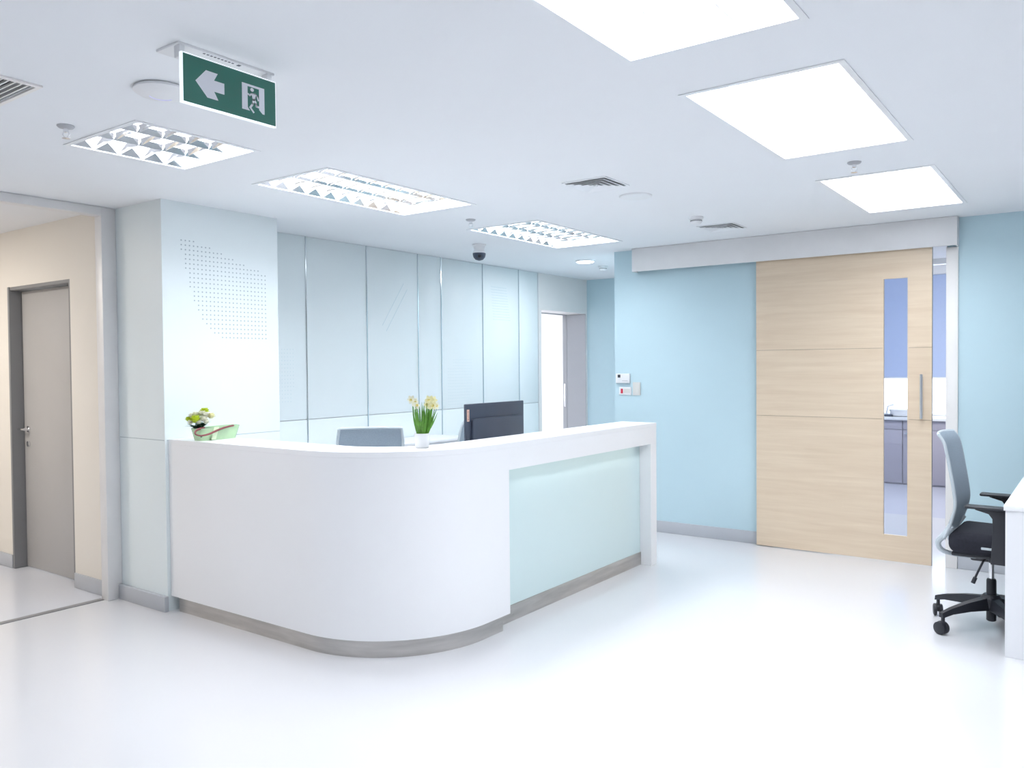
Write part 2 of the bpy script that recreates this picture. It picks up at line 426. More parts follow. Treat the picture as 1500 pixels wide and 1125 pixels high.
struct(MB().box(-8.5, XP-.28, 6.8, 9.65, -.06, -.001).build('floor_side_room', 'floor', smooth=False))

# far blue wall, return wall, sliding door wall
struct(MB().box(XP-.28, XS+.15, YF, YF+.12, 0, CZ+.1).build('wall_far', 'blue_wall', smooth=False))
struct(MB().box(XS, XS+.15, 7.02, YF, 0, CZ+.1).build('wall_return', 'blue_wall', smooth=False))
struct(holed(XS, XR, 0, CZ+.1, [(-2.25, -.953, -1, 2.50)], 1, YD, YD+.12).build('wall_sliding_door', 'blue_wall', smooth=False))
struct(MB().box(XS, -2.30, YD-.012, YD, 0, .107, .003).build('baseboard_front', 'skirting'))
struct(MB().box(-.876, XR, YD-.012, YD, 0, .107, .003).build('baseboard_right', 'skirting'))
struct(MB().box(XP, XS, YF-.012, YF, 0, .107, .003).build('baseboard_far', 'skirting'))
struct(MB().box(-.958, -.878, YD-.018, YD+.13, 0, 2.412, .002).box(-.958, -.90, YD+.001, YD+.119, 2.40, 2.499).build('trim_11', 'light_grey'), 'pale grey jamb at the open side of the sliding door')
# unseen rear and right walls
struct(MB().box(XR, XR+.12, YB, YD+.12, 0, CZ+.1).build('wall_right', 'white_wall', smooth=False))
struct(MB().box(XO-.07, XR+.12, YB-.12, YB, 0, CZ+.1).build('wall_rear', 'white_wall', smooth=False))

# header (track cover)
hd = thing('track_cover', 'long grey metal track cover above the wooden sliding door', 'door track cover', (-2.2, YD, 2.415))
b = MB(); b.box(-1.348, 1.325, -.098, -.086, 0, CZ-2.415-.002, .001); b.box(-1.348, -1.336, -.086, -.001, 0, CZ-2.415-.002); b.box(1.313, 1.325, -.086, -.001, 0, CZ-2.415-.002)
b.box(-1.336, 1.313, -.086, -.001, .19, .21); b.build('cover_shell', 'alu', hd)
MB().box(-1.30, 1.28, -.07, -.03, .16, .189).build('rail', 'chrome', hd)

# sliding door leaf
X0, X1 = -2.392, -1.047
d3 = struct(holed(X0, X1, .006, 2.455, [(-1.388, -1.212, .208, 2.205)], 1, YD-.050, YD-.032).build('door_2', 'wood_core', smooth=False), 'pale wooden sliding door with a narrow tall glass slot')
gr = [.006, .207, .2071, 1.112, 1.1155, 1.665, 1.6685, 2.2051, 2.2052, 2.455]
b = holed(X0, X1, .006, 2.455, [(-1.388, -1.212, .208, 2.205), (X0-.1, X1+.1, 1.1125, 1.1155), (X0-.1, X1+.1, 1.6645, 1.6675)], 1, YD-.056, YD-.050)
b.build('veneer_face', 'wood', d3, smooth=False)
b = MB(); b.box(-1.392, -1.385, YD-.0575, YD-.03, .204, 2.209).box(-1.215, -1.208, YD-.0575, YD-.03, .204, 2.209).box(-1.385, -1.215, YD-.0575, YD-.03, 2.202, 2.209).box(-1.385, -1.215, YD-.0575, YD-.03, .204, .211)
b.build('glazing_bead', 'wood', d3)
MB().box(-1.386, -1.214, YD-.044, YD-.040, .21, 2.203).build('glass_pane', 'pane', d3, smooth=False)
b = MB(); b.tube([(-1.113, YD-.098, 1.125), (-1.113, YD-.098, 1.462)], .0105, 14); b.tube([(-1.113, YD-.056, 1.155), (-1.113, YD-.098, 1.155)], .008, 10); b.tube([(-1.113, YD-.056, 1.435), (-1.113, YD-.098, 1.435)], .008, 10)
b.build('door_handle', 'chrome', d3)
MB().box(X1, X1+.002, YD-.056, YD-.032, .006, 2.455).build('edge_seal', 'frame_grey', d3)

# room behind the sliding door
BY = 11.85; BZ = 2.90
struct(MB().box(-3.64, 1.0, 7.02, BY+.1, -.06, -.001).build('floor_back_room', 'back_floor', smooth=False))
struct(MB().box(-3.64, 1.0, 7.02, BY+.1, BZ, BZ+.1).build('ceiling_back_room', 'white_wall', smooth=False))
struct(holed(-3.64, 1.0, 0, BZ, [(-3.1, -.3, .875, 2.83)], 1, BY, BY+.1).build('wall_back_room', 'white_wall', smooth=False))
struct(MB().box(1.0, 1.1, 7.02, BY+.1, 0, BZ+.1).build('wall_back_room_right', 'white_wall', smooth=False))
struct(MB().box(-3.74, -3.64, YF+.12, BY+.1, 0, BZ+.1).build('wall_back_room_left', 'white_wall', smooth=False))
w1 = struct(MB().box(-3.12, -.28, BY-.01, BY+.05, .86, .88).box(-3.12, -.28, BY-.01, BY+.05, 2.83, 2.86).box(-3.12, -3.09, BY-.01, BY+.05, .88, 2.83).box(-.31, -.28, BY-.01, BY+.05, .88, 2.83).build('window_1', 'white'), 'wide bright window in the room behind the sliding door')
MB().box(-3.09, -.31, BY+.03, BY+.036, .88, 2.83).build('window_pane', 'pane', w1, smooth=False)
bl = thing('roller_blind', 'blue roller blind pulled halfway down the back room window', 'blind', (-1.7, BY-.03, 1.34))
MB().box(-1.36, 1.36, -.003, 0, .02, 1.35).build('blind_cloth', 'blind', bl, smooth=False)
MB().box(-1.36, 1.36, -.008, .004, 0, .02, .003).build('bottom_rail', 'white', bl)
MB().box(-1.38, 1.38, -.06, .015, 1.35, 1.47, .01).build('cassette', 'white', bl)
LBL = ['mauve-grey base cabinet seen through the glass slot of the sliding door', 'mauve-grey base cabinet seen through the gap beside the sliding door',
       'mauve-grey base cabinet in the back room under the window, left end']
for i, (xa, xb) in enumerate([(-2.06, -1.46), (-1.455, -.855), (-2.665, -2.065)]):
    cb = thing('base_cabinet', LBL[[0, 1, 2][i]], 'cabinet', ((xa+xb)/2, 11.30, 0), 0, 'cabinets under the back room window')
    hw = (xb-xa)/2
    MB().box(-hw, hw, .02, .53, 0, .82).build('cabinet_body', 'cabinet', cb, smooth=False)
    dr = MB().box(-hw+.002, hw-.002, 0, .018, .02, .695, .002).build('door', 'cabinet', cb)
    MB().box(-hw+.03, -hw+.17, -.03, -.015, .645, .66, .004).build('handle', 'chrome', dr)
    MB().box(-hw+.002, hw-.002, 0, .018, .70, .815, .002).build('drawer', 'cabinet', cb)
wt = MB().box(-3.1, -.3, 11.27, BY-.001, .82, .855, .003).build('worktop', 'white'); tag(wt, 'white worktop over the mauve-grey cabinets in the back room', 'worktop')
st = thing('supply_tray', 'white plastic tray with a dark blue foot on the back room worktop', 'tray', (-2.17, 11.5, .855))
MB().lathe([(.09, 0), (.12, .02), (.14, .09), (.135, .095), (.1, .10)], 20, (.05, 0, 0)).build('bowl', 'white', st)
MB().box(-.13, -.03, -.1, .05, 0, .03, .008).build('foot', 'monitor', st)
MB().tube([(-.12, -.02, .03), (-.10, -.02, .13), (-.03, -.02, .155)], .012, 8).build('arm', 'white', st)

# ------------------------------------------------------------------ ceiling fixtures
COOL = (.93, .965, 1.0)
PWR = 29
GAIN = [.87, .86, .80, .60, 1.0, .72, .48, .48, .45, .6, .4]   # power factor per fixture, tuned to balance brightness across the room
TILT = [.004, .003, .003, .008, .005, .005, .003, .003, .003, .003, .003]
FL = {0: 'recessed ceiling light cut off by the top edge of the photo', 1: 'largest recessed rectangular ceiling light, above the room centre',
      2: 'recessed ceiling light nearest the wooden sliding door', 3: 'small square recessed light with louvres below the exit sign',
      4: 'long recessed louvred light over the curved end of the desk', 5: 'recessed louvred light over the computer monitor, near the dome camera'}
def fixture(i, x0, x1, y0, y1):
    cx, cy, hx, hy = (x0+x1)/2, (y0+y1)/2, (x1-x0)/2, (y1-y0)/2
    vis = i in FL
    t = thing('ceiling_light', FL.get(i, 'added recessed ceiling light outside the view, lighting the room'), 'ceiling light', (cx, cy, CZ), 0, 'recessed ceiling lights' if vis else 'added ceiling lights out of view')
    b = cells([-hx-.012, -hx+.012, hx-.012, hx+.012], [-hy-.012, -hy+.012, hy-.012, hy+.012], lambda a, c: not (a == 1 and c == 1), 2, -.004, -.0005)
    b.build('frame', 'fixture', t, smooth=False)
    b = cells([-hx+.001, -hx+.006, hx-.006, hx-.001], [-hy+.001, -hy+.006, hy-.006, hy-.001], lambda a, c: not (a == 1 and c == 1), 2, 0, .10)
    b.box(-hx+.001, hx-.001, -hy+.001, hy-.001, .10, .105)
    b.build('housing', 'fixture', t, smooth=False)
    # reflector louvre: wings along Y, scalloped cross blades along X
    b = MB(); n = 3; w = 2*hx/n; ZL = {3: .012, 4: .025, 5: .025}.get(i, .02)
    for k in range(1, n):
        x = -hx+k*w
        b.prism([(x-.002, ZL), (x+.002, ZL), (x+TILT[i]+.003, .042), (x-TILT[i]-.003, .042)], 1, -hy+.007, hy-.007)
    m = max(4, round(2*hy/.125)); s = 2*hy/m
    for j in range(1, m):
        y = -hy+j*s
        for k in range(n):
            xa = -hx+k*w+.018; xb = xa+w-.036
            xm = (xa+xb)/2
            q = [[(xa, ZL), (xm, ZL+.010), (xb, ZL)], [(xa, .042), (xm, .042), (xb, .042)]]
            lo = [[b.bm.verts.new((px, y+s_*.001, pz)) for px, pz in q[0]] for s_ in (-1, 1)]
            hi = [[b.bm.verts.new((px, y+s_*(TILT[i]+.001), pz)) for px, pz in q[1]] for s_ in (-1, 1)]
            for e in (0, 1):
                b.bm.faces.new((lo[0][e], lo[0][e+1], hi[0][e+1], hi[0][e])); b.bm.faces.new((lo[1][e+1], lo[1][e], hi[1][e], hi[1][e+1]))
                b.bm.faces.new((lo[0][e+1], lo[0][e], lo[1][e], lo[1][e+1]))
    if i in (3, 4, 5):
        for j in range(m):
            ya, yb = -hy+j*s+.006, -hy+(j+1)*s-.006; ym = (ya+yb)/2
            for sg in (-1, 1):
                xs, xt = sg*(hx-.009), sg*(hx-.022)
                T0 = [(xs, ya, .003), (xs, yb, .003), (xt, ym, .045)]
                A = [b.bm.verts.new(p) for p in T0]; B = [b.bm.verts.new((p[0]+sg*.0015, p[1], p[2])) for p in T0]
                b.bm.faces.new(A); b.bm.faces.new(B[::-1])
                for e in range(3): b.bm.faces.new((A[e], A[(e+1) % 3], B[(e+1) % 3], B[e]))
    b.build('louvre', 'fixture' if i in (0, 1, 2) else 'reflector', t, smooth=False)
    for k in range(n):
        x = -hx+(k+.5)*w
        MB().tube([(x, -hy+.03, .072), (x, hy-.03, .072)], .008, 10).build('tube', 'tube', t)
    area('lamp', (0, 0, .096), 2*hx-.03, 2*hy-.03, PWR*GAIN[i]*(hx*hy*4)/.77, COOL, t, spread=152)
for i, fx in enumerate(FX): fixture(i, *fx)

# round downlight
t = thing('downlight', 'small round glowing downlight in the ceiling near the grey doorway', 'ceiling light', (-4.33, 7.275, CZ))
MB().lathe([(.105, 0), (.105, -.006), (.098, -.012), (.09, -.012)], 40).build('rim', 'fixture', t)
MB().lathe([(.09, -.0125), (.08, -.019), (.01, -.022)], 40).build('diffuser', 'led', t)
l = bpy.data.lights.new('lamp', 'AREA'); l.shape = 'DISK'; l.size = .16; l.energy = 14; l.color = COOL
lo = bpy.data.objects.new('lamp', l); C.objects.link(lo); lo.location = (0, 0, -.0235); lo.parent = t

# sprinklers
def sprinkler():
    t = thing('ceiling_sprinkler', '', 'sprinkler')
    MB().lathe([(.036, .003), (.036, -.004), (.03, -.010), (.012, -.014)], 28).build('rosette', 'grey', t)
    MB().lathe([(.011, -.012), (.011, -.028), (.006, -.03)], 16).build('nozzle', 'chrome', t)
    b = MB()
    for s in (-1, 1): b.tube([(s*.010, 0, -.026), (s*.015, 0, -.04), (s*.004, 0, -.054)], .0025, 8)
    b.build('yoke', 'chrome', t)
    MB().lathe([(.017, -.054), (.017, -.056), (.003, -.057)], 20).build('deflector', 'chrome', t)
    return t
s0 = sprinkler(); s0.location = (-3.72, 1.785, CZ); s0.rotation_euler = (0, 0, .6); s0['label'] = 'small ceiling sprinkler beside the square louvred light below the exit sign'; s0['group'] = 'ceiling sprinklers'
dup(s0, (-3.771, 4.70, CZ), .5, 'small ceiling sprinkler between the two long louvred lights over the desk')
dup(s0, (-1.089, 4.65, CZ), .6, 'small ceiling sprinkler between the two lights nearest the sliding door')

# smoke detectors
def detector():
    t = thing('smoke_detector', '', 'smoke detector')
    MB().lathe([(.052, 0), (.052, -.012), (.046, -.02)], 32).build('base', 'white', t)
    MB().lathe([(.04, -.02), (.043, -.034), (.034, -.05), (.012, -.056)], 32).build('head', 'white', t)
    MB().lathe([(.0425, -.029), (.0435, -.031), (.0425, -.033)], 32).build('sensor_band', 'dark', t)
    return t
s1 = detector(); s1.location = (-2.419, 5.65, CZ); s1['label'] = 'white smoke detector beside the small vent near the grey track cover'; s1['group'] = 'smoke detectors'
dup(s1, (-4.408, 7.78, CZ), .3, 'white smoke detector beside the round downlight in the far corner')

# ceiling speaker
t = thing('ceiling_speaker', 'flat round white ceiling speaker next to the square vent', 'speaker', (-2.424, 4.703, CZ))
MB().lathe([(.105, 0), (.105, -.004), (.098, -.009), (.085, -.009)], 48).build('rim', 'white', t)
MB().lathe([(.085, -.007), (.05, -.0085), (.005, -.009)], 48).build('grille', 'light_grey', t)

# dome camera
t = thing('dome_camera', 'dark dome security camera on a white ceiling mount above the monitor', 'security camera', (-4.48, 5.70, CZ))
MB().lathe([(.062, 0), (.062, -.012), (.05, -.02), (.045, -.055), (.055, -.065), (.058, -.078)], 32).build('mount', 'white', t)
MB().lathe([(.058, -.078), (.058, -.092), (.051, -.115), (.034, -.135), (.008, -.143)], 32).build('dome', 'monitor', t)
MB().sphere((.03, -.035, -.108), .017).build('lens', 'black', t)

# square diffusers
def vent(sz):
    t = thing('air_vent', '', 'air vent'); h = sz/2
    MB().box(-h+.012, h-.012, -h+.012, h-.012, -.004, -.0005).build('backing', 'grey', t, smooth=False)
    cells([-h-.012, -h, h, h+.012], [-h-.012, -h, h, h+.012], lambda a, c: not (a == 1 and c == 1), 2, -.006, -.0005).build('frame', 'fixture', t, smooth=False)
    b = MB()
    for k in range(4):
        a = h-.004-k*.034; c = a-.026
        for q in range(4):
            M4 = Matrix.Rotation(q*PI/2, 4, 'Z')
            b.quad(*[M4 @ Vector(p) for p in [(-a, -a, -.013), (a, -a, -.013), (c, -c, -.005), (-c, -c, -.005)]])
            b.quad(*[M4 @ Vector(p) for p in [(-a, -a, -.013), (-a+.001, -a+.001, -.0145), (a-.001, -a+.001, -.0145), (a, -a, -.013)]])
            b.quad(*[M4 @ Vector(p) for p in [(-a+.001, -a+.001, -.0145), (-c, -c, -.0065), (c, -c, -.0065), (a-.001, -a+.001, -.0145)]])
    b.box(-.010, .010, -.010, .010, -.014, -.004)
    b.build('louvre_cone', 'fixture', t, smooth=False)
    return t
v0 = vent(.27); v0.location = (-2.45, 4.245, CZ); v0['label'] = 'square ceiling vent next to the flat round speaker'; v0['group'] = 'square ceiling vents'
dup(v0, (-2.43, 6.17, CZ), 0, 'square ceiling vent close to the grey track cover, beside a smoke detector')
# linear return grille
t = thing('return_grille', 'large slatted ceiling grille with dark gaps in the upper left corner', 'air vent', (-3.50, 1.02, CZ))
cells([-.235, -.215, .215, .235], [-.465, -.448, .448, .465], lambda a, c: not (a == 1 and c == 1), 2, -.008, -.0008).build('frame', 'light_grey', t, smooth=False)
b = MB()
for k in range(39):
    y = -.436+k*.0228
    b.prism([(y-.003, -.002), (y+.003, -.002), (y+.003, .008), (y-.001, .008)], 0, -.2145, .2145)
b.build('slats', 'light_grey', t, smooth=False)
MB().box(-.2145, .2145, -.4445, .4445, .05, .055).build('duct', 'dark', t, smooth=False)

# wireless access point
t = thing('ceiling_access_point', 'round white ceiling access point with a thin violet light arc behind the exit sign', 'access point', (-2.94, 1.775, CZ))
MB().lathe([(.09, .003), (.102, -.006), (.104, -.014), (.085, -.026), (.04, -.031), (.005, -.032)], 48).build('shell', 'white', t)
b = MB(); b.tube([(.045*math.cos(a), .045*math.sin(a), -.0305) for a in [PI*.55+k*PI*.09 for k in range(9)]], .0012, 6); b.build('light_arc', 'blueled', t)

# exit sign
ES = thing('exit_sign', 'green exit sign with white arrow and running figure hanging from the ceiling', 'exit sign', (-2.45, 1.55, CZ))
MB().box(-.150, -.018, .0, .385, -.009, .001, .003).build('ceiling_plate', 'white', ES)
b = MB()
for k in range(9): b.box(-.034, -.026, .10+k*.014, .108+k*.014, -.0095, -.0088)
b.box(-.037, -.023, .235, .247, -.0100, -.0088)
b.build('status_marks', 'monitor', ES)
for y in (.004, .352): MB().box(-.050, -.0165, y, y+.02, -.050, -.0085, .003).build('bracket', 'white', ES)
SW, SH, ZT = .377, .167, -.036
MB().box(-.016, -.001, 0, SW, ZT-SH, ZT, .002).build('acrylic_panel', 'edge', ES)
MB().box(-.0012, .0002, .005, SW-.004, ZT-SH+.005, ZT-.005).build('green_face', 'green', ES, smooth=False)
def P(pts): return [(.005+u*(SW-.009), ZT-SH+.005+v*(SH-.010)) for u, v in pts]
MB().prism(P([(.12, .495), (.228, .78), (.351, .775), (.311, .61), (.419, .61), (.419, .372), (.311, .372), (.354, .203), (.24, .203)]), 0, .0002, .0008).build('arrow', 'picto', ES, smooth=False)
b = MB()
b.prism(P([(.612, .777), (.868, .777), (.868, .728), (.612, .728)]), 0, .0002, .0008)
b.prism(P([(.612, .728), (.675, .728), (.675, .26), (.70, .19), (.612, .19)]), 0, .0002, .0008)
b.prism(P([(.806, .728), (.868, .728), (.868, .19), (.845, .19), (.806, .265)]), 0, .0002, .0008)
b.build('doorway_symbol', 'picto', ES, smooth=False)
b = MB()
def stroke(pts, w):
    for (a, c), (d, e) in zip(pts, pts[1:]):
        dx, dy = (d-a)*SW, (e-c)*SH; L = math.hypot(dx, dy); nx, ny = -dy/L*w/2/SW, dx/L*w/2/SH; ex, ey = dx/L*w*.3/SW, dy/L*w*.3/SH
        b.prism(P([(a+nx-ex, c+ny-ey), (a-nx-ex, c-ny-ey), (d-nx+ex, e-ny+ey), (d+nx+ex, e+ny+ey)]), 0, .0002, .0009)
b.prism(P([(.727+.02*math.cos(k*PI/8), .672+.042*math.sin(k*PI/8)) for k in range(16)]), 0, .0002, .0009)
b.prism(P([(.718, .60), (.760, .60), (.765, .54), (.762, .45), (.738, .43), (.728, .50)]), 0, .0002, .0009)
stroke([(.722, .585), (.70, .53), (.680, .555)], .006)
stroke([(.757, .59), (.782, .56), (.797, .47)], .006)
stroke([(.745, .46), (.733, .36), (.703, .26)], .008)
stroke([(.712, .245), (.742, .175)], .007)
stroke([(.755, .46), (.772, .375), (.776, .325), (.825, .32)], .0075)
b.build('running_figure', 'picto', ES, smooth=False)

# ------------------------------------------------------------------ reception desk
DX, DYf, RC = -2.815, 2.92, .70
def path(d, y1, x0=-4.834):
    p = [(x0, DYf+d)]; cx, cy = DX-RC, DYf+RC
    for k in range(25):
        a = -PI/2+PI/2*k/24; r = RC-d
        p.append((cx+r*math.cos(a), cy+r*math.sin(a)))
    p.append((DX-d, y1)); return p
def ribbon(d0, d1, y1, z0, z1, x0=-4.834):
    A, B = path(d0, y1, x0), path(d1, y1, x0)
    b = MB(); bm = b.bm
    V = [[bm.verts.new((*p, z)) for p in L] for L in (A, B) for z in (z0, z1)]
    a0, a1, b0, b1 = V; n = len(A)
    for i in range(n-1):
        bm.faces.new((a0[i], a0[i+1], a1[i+1], a1[i])); bm.faces.new((b0[i+1], b0[i], b1[i], b1[i+1]))
        bm.faces.new((a1[i], a1[i+1], b1[i+1], b1[i])); bm.faces.new((a0[i+1], a0[i], b0[i], b0[i+1]))
    bm.faces.new((a0[0], a1[0], b1[0], b0[0])); bm.faces.new((a0[-1], b0[-1], b1[-1], a1[-1]))
    bmesh.ops.recalc_face_normals(bm, faces=bm.faces[:])
    return b
G0, G1, GE = 3.845, 5.69, 5.79
DT = 1.101
desk = thing('reception_desk', 'white reception desk with curved corner, pale green glass front and steel kick plate', 'reception desk', (-3.3, 3.8, 0))
off = Matrix.Translation((3.3, -3.8, 0))
def dpart(b, name, m, **k): return b.move(off).build(name, m, desk, **k)
b = ribbon(0, .04, G0, .096, DT-.030)
b.box(DX-.14, DX-.0402, G0-.04, G0, .096, DT-.030)
dpart(b, 'curved_front', 'desk', ang=25)
dpart(MB().box(DX-.30, DX, G0+.0005, GE, .942, DT-.030), 'front_beam', 'desk', smooth=False)
dpart(MB().box(DX-.30, DX, G1, GE, 0, .9415), 'end_leg', 'desk', smooth=False)
dpart(ribbon(-.0005, .30, GE+.0005, DT-.0295, DT), 'countertop', 'desk', ang=25)
dpart(MB().box(DX-.14, DX-.1005, G0+.0005, G1-.0005, 0, .9415), 'backing_board', 'desk_white', smooth=False)
dpart(MB().box(DX-.100, DX-.093, G0+.001, G1-.002, .096, .940), 'glass_front', 'desk_glass', smooth=False)
dpart(ribbon(.022, .036, 3.80, .0, .0955, x0=-4.78), 'kick_plate', 'steel')
dpart(MB().box(DX-.0995, DX-.086, 3.845, G1-.001, 0, .098), 'kick_plate', 'steel', smooth=False)
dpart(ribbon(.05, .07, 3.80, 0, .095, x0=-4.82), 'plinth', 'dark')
dpart(MB().box(DX-.085, DX-.06, G0+.1, G1-.1, .930, .9418), 'light_strip', emis('led_strip', (.93, 1, .96), 1.3), smooth=False)
area('strip_lamp', (DX-.05+3.3, (G0+G1)/2-3.8, .927), .03, G1-G0-.25, .45, (.93, 1, .96), desk, rot=(0, R(-25), 0))
# inner work surface
wk = thing('staff_worktop', 'low white L-shaped staff worktop behind the raised counter', 'desk', (-3.5, 4.4, 0))
b = MB(); b.prism([(-4.83, 3.225), (-3.45, 3.225), (-3.20, 3.40), (-3.12, 3.62), (-3.12, 5.685), (-3.75, 5.685), (-3.75, 3.80), (-4.83, 3.80)][::-1], 2, .715, .74)
b.move(Matrix.Translation((3.5, -4.4, 0))).build('top', 'desk_white', wk, smooth=False)
for x, y in ((-4.78, 3.3), (-4.78, 3.75), (-3.70, 5.62), (-3.18, 5.62), (-3.72, 3.85)):
    MB().box(x-.02+3.5, x+.02+3.5, y-.02-4.4, y+.02-4.4, 0, .715, .003).build('leg', 'alu', wk)

# monitor
mo = thing('computer_monitor', 'charcoal computer monitor seen from behind with a small copper sticker', 'monitor', (-3.25, 4.30, .74))
MB().box(-.085, .085, -.12, .12, 0, .012, .005).build('foot', 'monitor', mo)
MB().box(-.035, -.005, -.035, .035, .012, .36, .004).build('neck', 'monitor', mo)
cx = MB().box(-.014, .004, -.322, .312, .222, .573, .005)
cx.build('shell', 'monitor', mo)
b = MB(); b.prism([(-.275, .25), (-.275, .468), (-.262, .478), (.262, .478), (.275, .468), (.275, .25)], 0, .004, .026, .004)
b.build('rear_housing', 'monitor', mo)
MB().box(-.0165, -.0142, -.312, .302, .235, .563).build('screen', 'screen', mo, smooth=False)
stk = MB().box(.0035, .0052, -.312, -.288, .462, .538, .0005).build('sticker', 'sticker', mo)
b = MB()
for k in range(5): b.box(.0052, .0056, -.306+.003*(k % 2), -.294, .472+k*.012, .476+k*.012)
b.build('print', 'sticker_text', stk, smooth=False)

# credenza
cr = thing('low_cabinet', 'long low white cabinet standing against the glass panels behind the desk', 'cabinet', (-5.07, 5.0, 0))
MB().box(-.215, .20, -1.1, .97, .04, .868, .002).build('body', 'desk_white', cr, smooth=False)
MB().box(-.215, .22, -1.12, .99, .868, .893, .003).build('top', 'desk_white', cr)
for k in range(4):
    dd = MB().box(.201, .219, -1.095+k*.516, -.585+k*.516, .06, .845, .002).build('door', 'desk_white', cr)
    MB().box(.22, .235, -.62+k*.516, -.61+k*.516, .55, .70, .003).build('handle', 'alu', dd)
MB().box(-.21, .18, -1.05, .92, 0, .04).build('plinth', 'grey', cr, smooth=False)

# ------------------------------------------------------------------ office chair
def spline(pts, n):
    out = []
    for i in range(len(pts)-1):
        p0, p1, p2, p3 = pts[max(i-1, 0)], pts[i], pts[i+1], pts[min(i+2, len(pts)-1)]
        for k in range(n):
            t = k/n
            out.append(tuple(.5*((2*b)+(-a+c)*t+(2*a-5*b+4*c-d)*t*t+(-a+3*b-3*c+d)*t**3) for a, b, c, d in zip(p0, p1, p2, p3)))
    out.append(pts[-1]); return out
def chair():
    t = thing('office_chair', '', 'chair')
    prof = spline([(-.232, 1.132), (-.205, 1.090), (-.188, 1.02), (-.172, .93), (-.156, .83), (-.147, .74), (-.160, .67), (-.182, .60), (-.205, .545)], 3)
    # mesh panel, curved across
    b = MB(); n = 14; th = .010
    def pt(i, j, o):
        x, z = prof[i]; v = j/n*2-1
        hw = .222-.012*max(0, (z-1.05)/.08) - .02*max(0, (.68-z)/.14)
        zz = z + (.006*(1-v*v) if i < 3 else 0)
        return (x - .030*(1-v*v) + o, v*hw, zz)
    Fv = [[b.bm.verts.new(pt(i, j, th/2)) for j in range(n+1)] for i in range(len(prof))]
    Bv = [[b.bm.verts.new(pt(i, j, -th/2)) for j in range(n+1)] for i in range(len(prof))]
    m = len(prof)
    for i in range(m-1):
        for j in range(n):
            b.bm.faces.new((Fv[i][j], Fv[i][j+1], Fv[i+1][j+1], Fv[i+1][j])); b.bm.faces.new((Bv[i][j+1], Bv[i][j], Bv[i+1][j], Bv[i+1][j+1]))
    for i in range(m-1):
        b.bm.faces.new((Fv[i][0], Fv[i+1][0], Bv[i+1][0], Bv[i][0])); b.bm.faces.new((Fv[i+1][n], Fv[i][n], Bv[i][n], Bv[i+1][n]))
    for j in range(n):
        b.bm.faces.new((Fv[0][j+1], Fv[0][j], Bv[0][j], Bv[0][j+1])); b.bm.faces.new((Fv[m-1][j], Fv[m-1][j+1], Bv[m-1][j+1], Bv[m-1][j]))
    bmesh.ops.recalc_face_normals(b.bm, faces=b.bm.faces[:])
    bk = b.build('backrest', 'mesh', t, ang=50)
    # frame around it
    b = MB()
    loop = [pt(i, 0, -.004) for i in range(m)]
    b.tube(loop, .011, 8, .8)
    b.tube([(x, -y, z) for x, y, z in loop], .011, 8, .8)
    b.tube([pt(0, j, -.004) for j in range(n+1)], .009, 8)
    b.tube([pt(m-1, j, -.004) for j in range(n+1)], .010, 8)
    b.build('back_frame', 'mesh_frame', t)
    # bracket sweeping under the seat
    b = MB()
    for s in (-1, 1):
        b.tube(spline([(-.175, s*.202, .62), (-.212, s*.195, .56), (-.245, s*.18, .515), (-.232, s*.15, .465), (-.17, s*.10, .438), (-.06, s*.06, .432)], 4), [.013]*21, 8, 1.3)
    b.tube([(-.243, -.18, .515), (-.262, 0, .51), (-.243, .18, .515)], .012, 8)
    b.build('back_bracket', 'mesh_frame', t)
    # seat cushion
    b = MB(); b.box(-.19, .285, -.235, .235, .468, .590, .048, 5)
    for v in b.bm.verts:
        if v.co.z > .55 and v.co.x > -.1: v.co.z += .012*math.cos(v.co.y*5)
        if v.co.x > .15: v.co.z -= (v.co.x-.15)*.15
    b.build('seat', 'fabric', t, ang=60)
    b = MB(); b.box(-.175, .25, -.20, .20, .448, .470, .008); b.box(-.10, .12, -.07, .07, .405, .452, .012); b.box(.02, .075, -.262, -.20, .445, .462, .004); b.box(.02, .075, .20, .262, .445, .462, .004)
    b.build('seat_base', 'black', t)
    MB().box(-.02, .06, -.2405, -.2335, .508, .522, .003).build('adjuster_tag', 'mesh_frame', t)
    for s in (-1, 1):
        b = MB()
        b.prism([(.030, .44), (.105, .44), (.115, .60), (.125, .742), (-.045, .742), (-.045, .733), (.02, .715), (.038, .69), (.040, .62)], 1, s*.262-.011, s*.262+.011, .003)
        a = b.build('armrest', 'black', t)
        MB().box(-.095, .160, s*.262-.038, s*.262+.038, .740, .757, .007, 3).build('arm_pad', 'black', a)
    b = MB(); b.tube([(-.02, -.07, .435), (-.02, -.19, .425), (-.045, -.215, .36), (-.060, -.22, .318)], .006, 8); b.tube([(-.05, -.217, .345), (-.062, -.22, .312)], .011, 8)
    b.build('height_lever', 'black', t)
    MB().lathe([(.014, .28), (.014, .41)], 16).build('gas_lift', 'chrome', t)
    MB().lathe([(.020, .055), (.026, .06), (.026, .29), (.022, .30)], 20).build('column_sleeve', 'black', t)
    b = MB(); b.lathe([(.045, .12), (.055, .14), (.055, .19), (.04, .21)], 20)
    angs = [R(158+72*k) for k in range(5)]
    for a in angs:
        c, s = math.cos(a), math.sin(a)
        secs = []
        for r, w, z0, z1 in ((.04, .032, .125, .195), (.16, .026, .125, .175), (.27, .020, .115, .148), (.335, .017, .098, .125)):
            secs.append([b.bm.verts.new((c*r-s*q*w, s*r+c*q*w, z)) for q, z in ((-1, z0), (1, z0), (.7, z1), (-.7, z1))])
        for A, B in zip(secs, secs[1:]):
            for i in range(4): b.bm.faces.new((A[i], A[(i+1) % 4], B[(i+1) % 4], B[i]))
        b.bm.faces.new(secs[0]); b.bm.faces.new(secs[-1][::-1])
    bmesh.ops.recalc_face_normals(b.bm, faces=b.bm.faces[:])
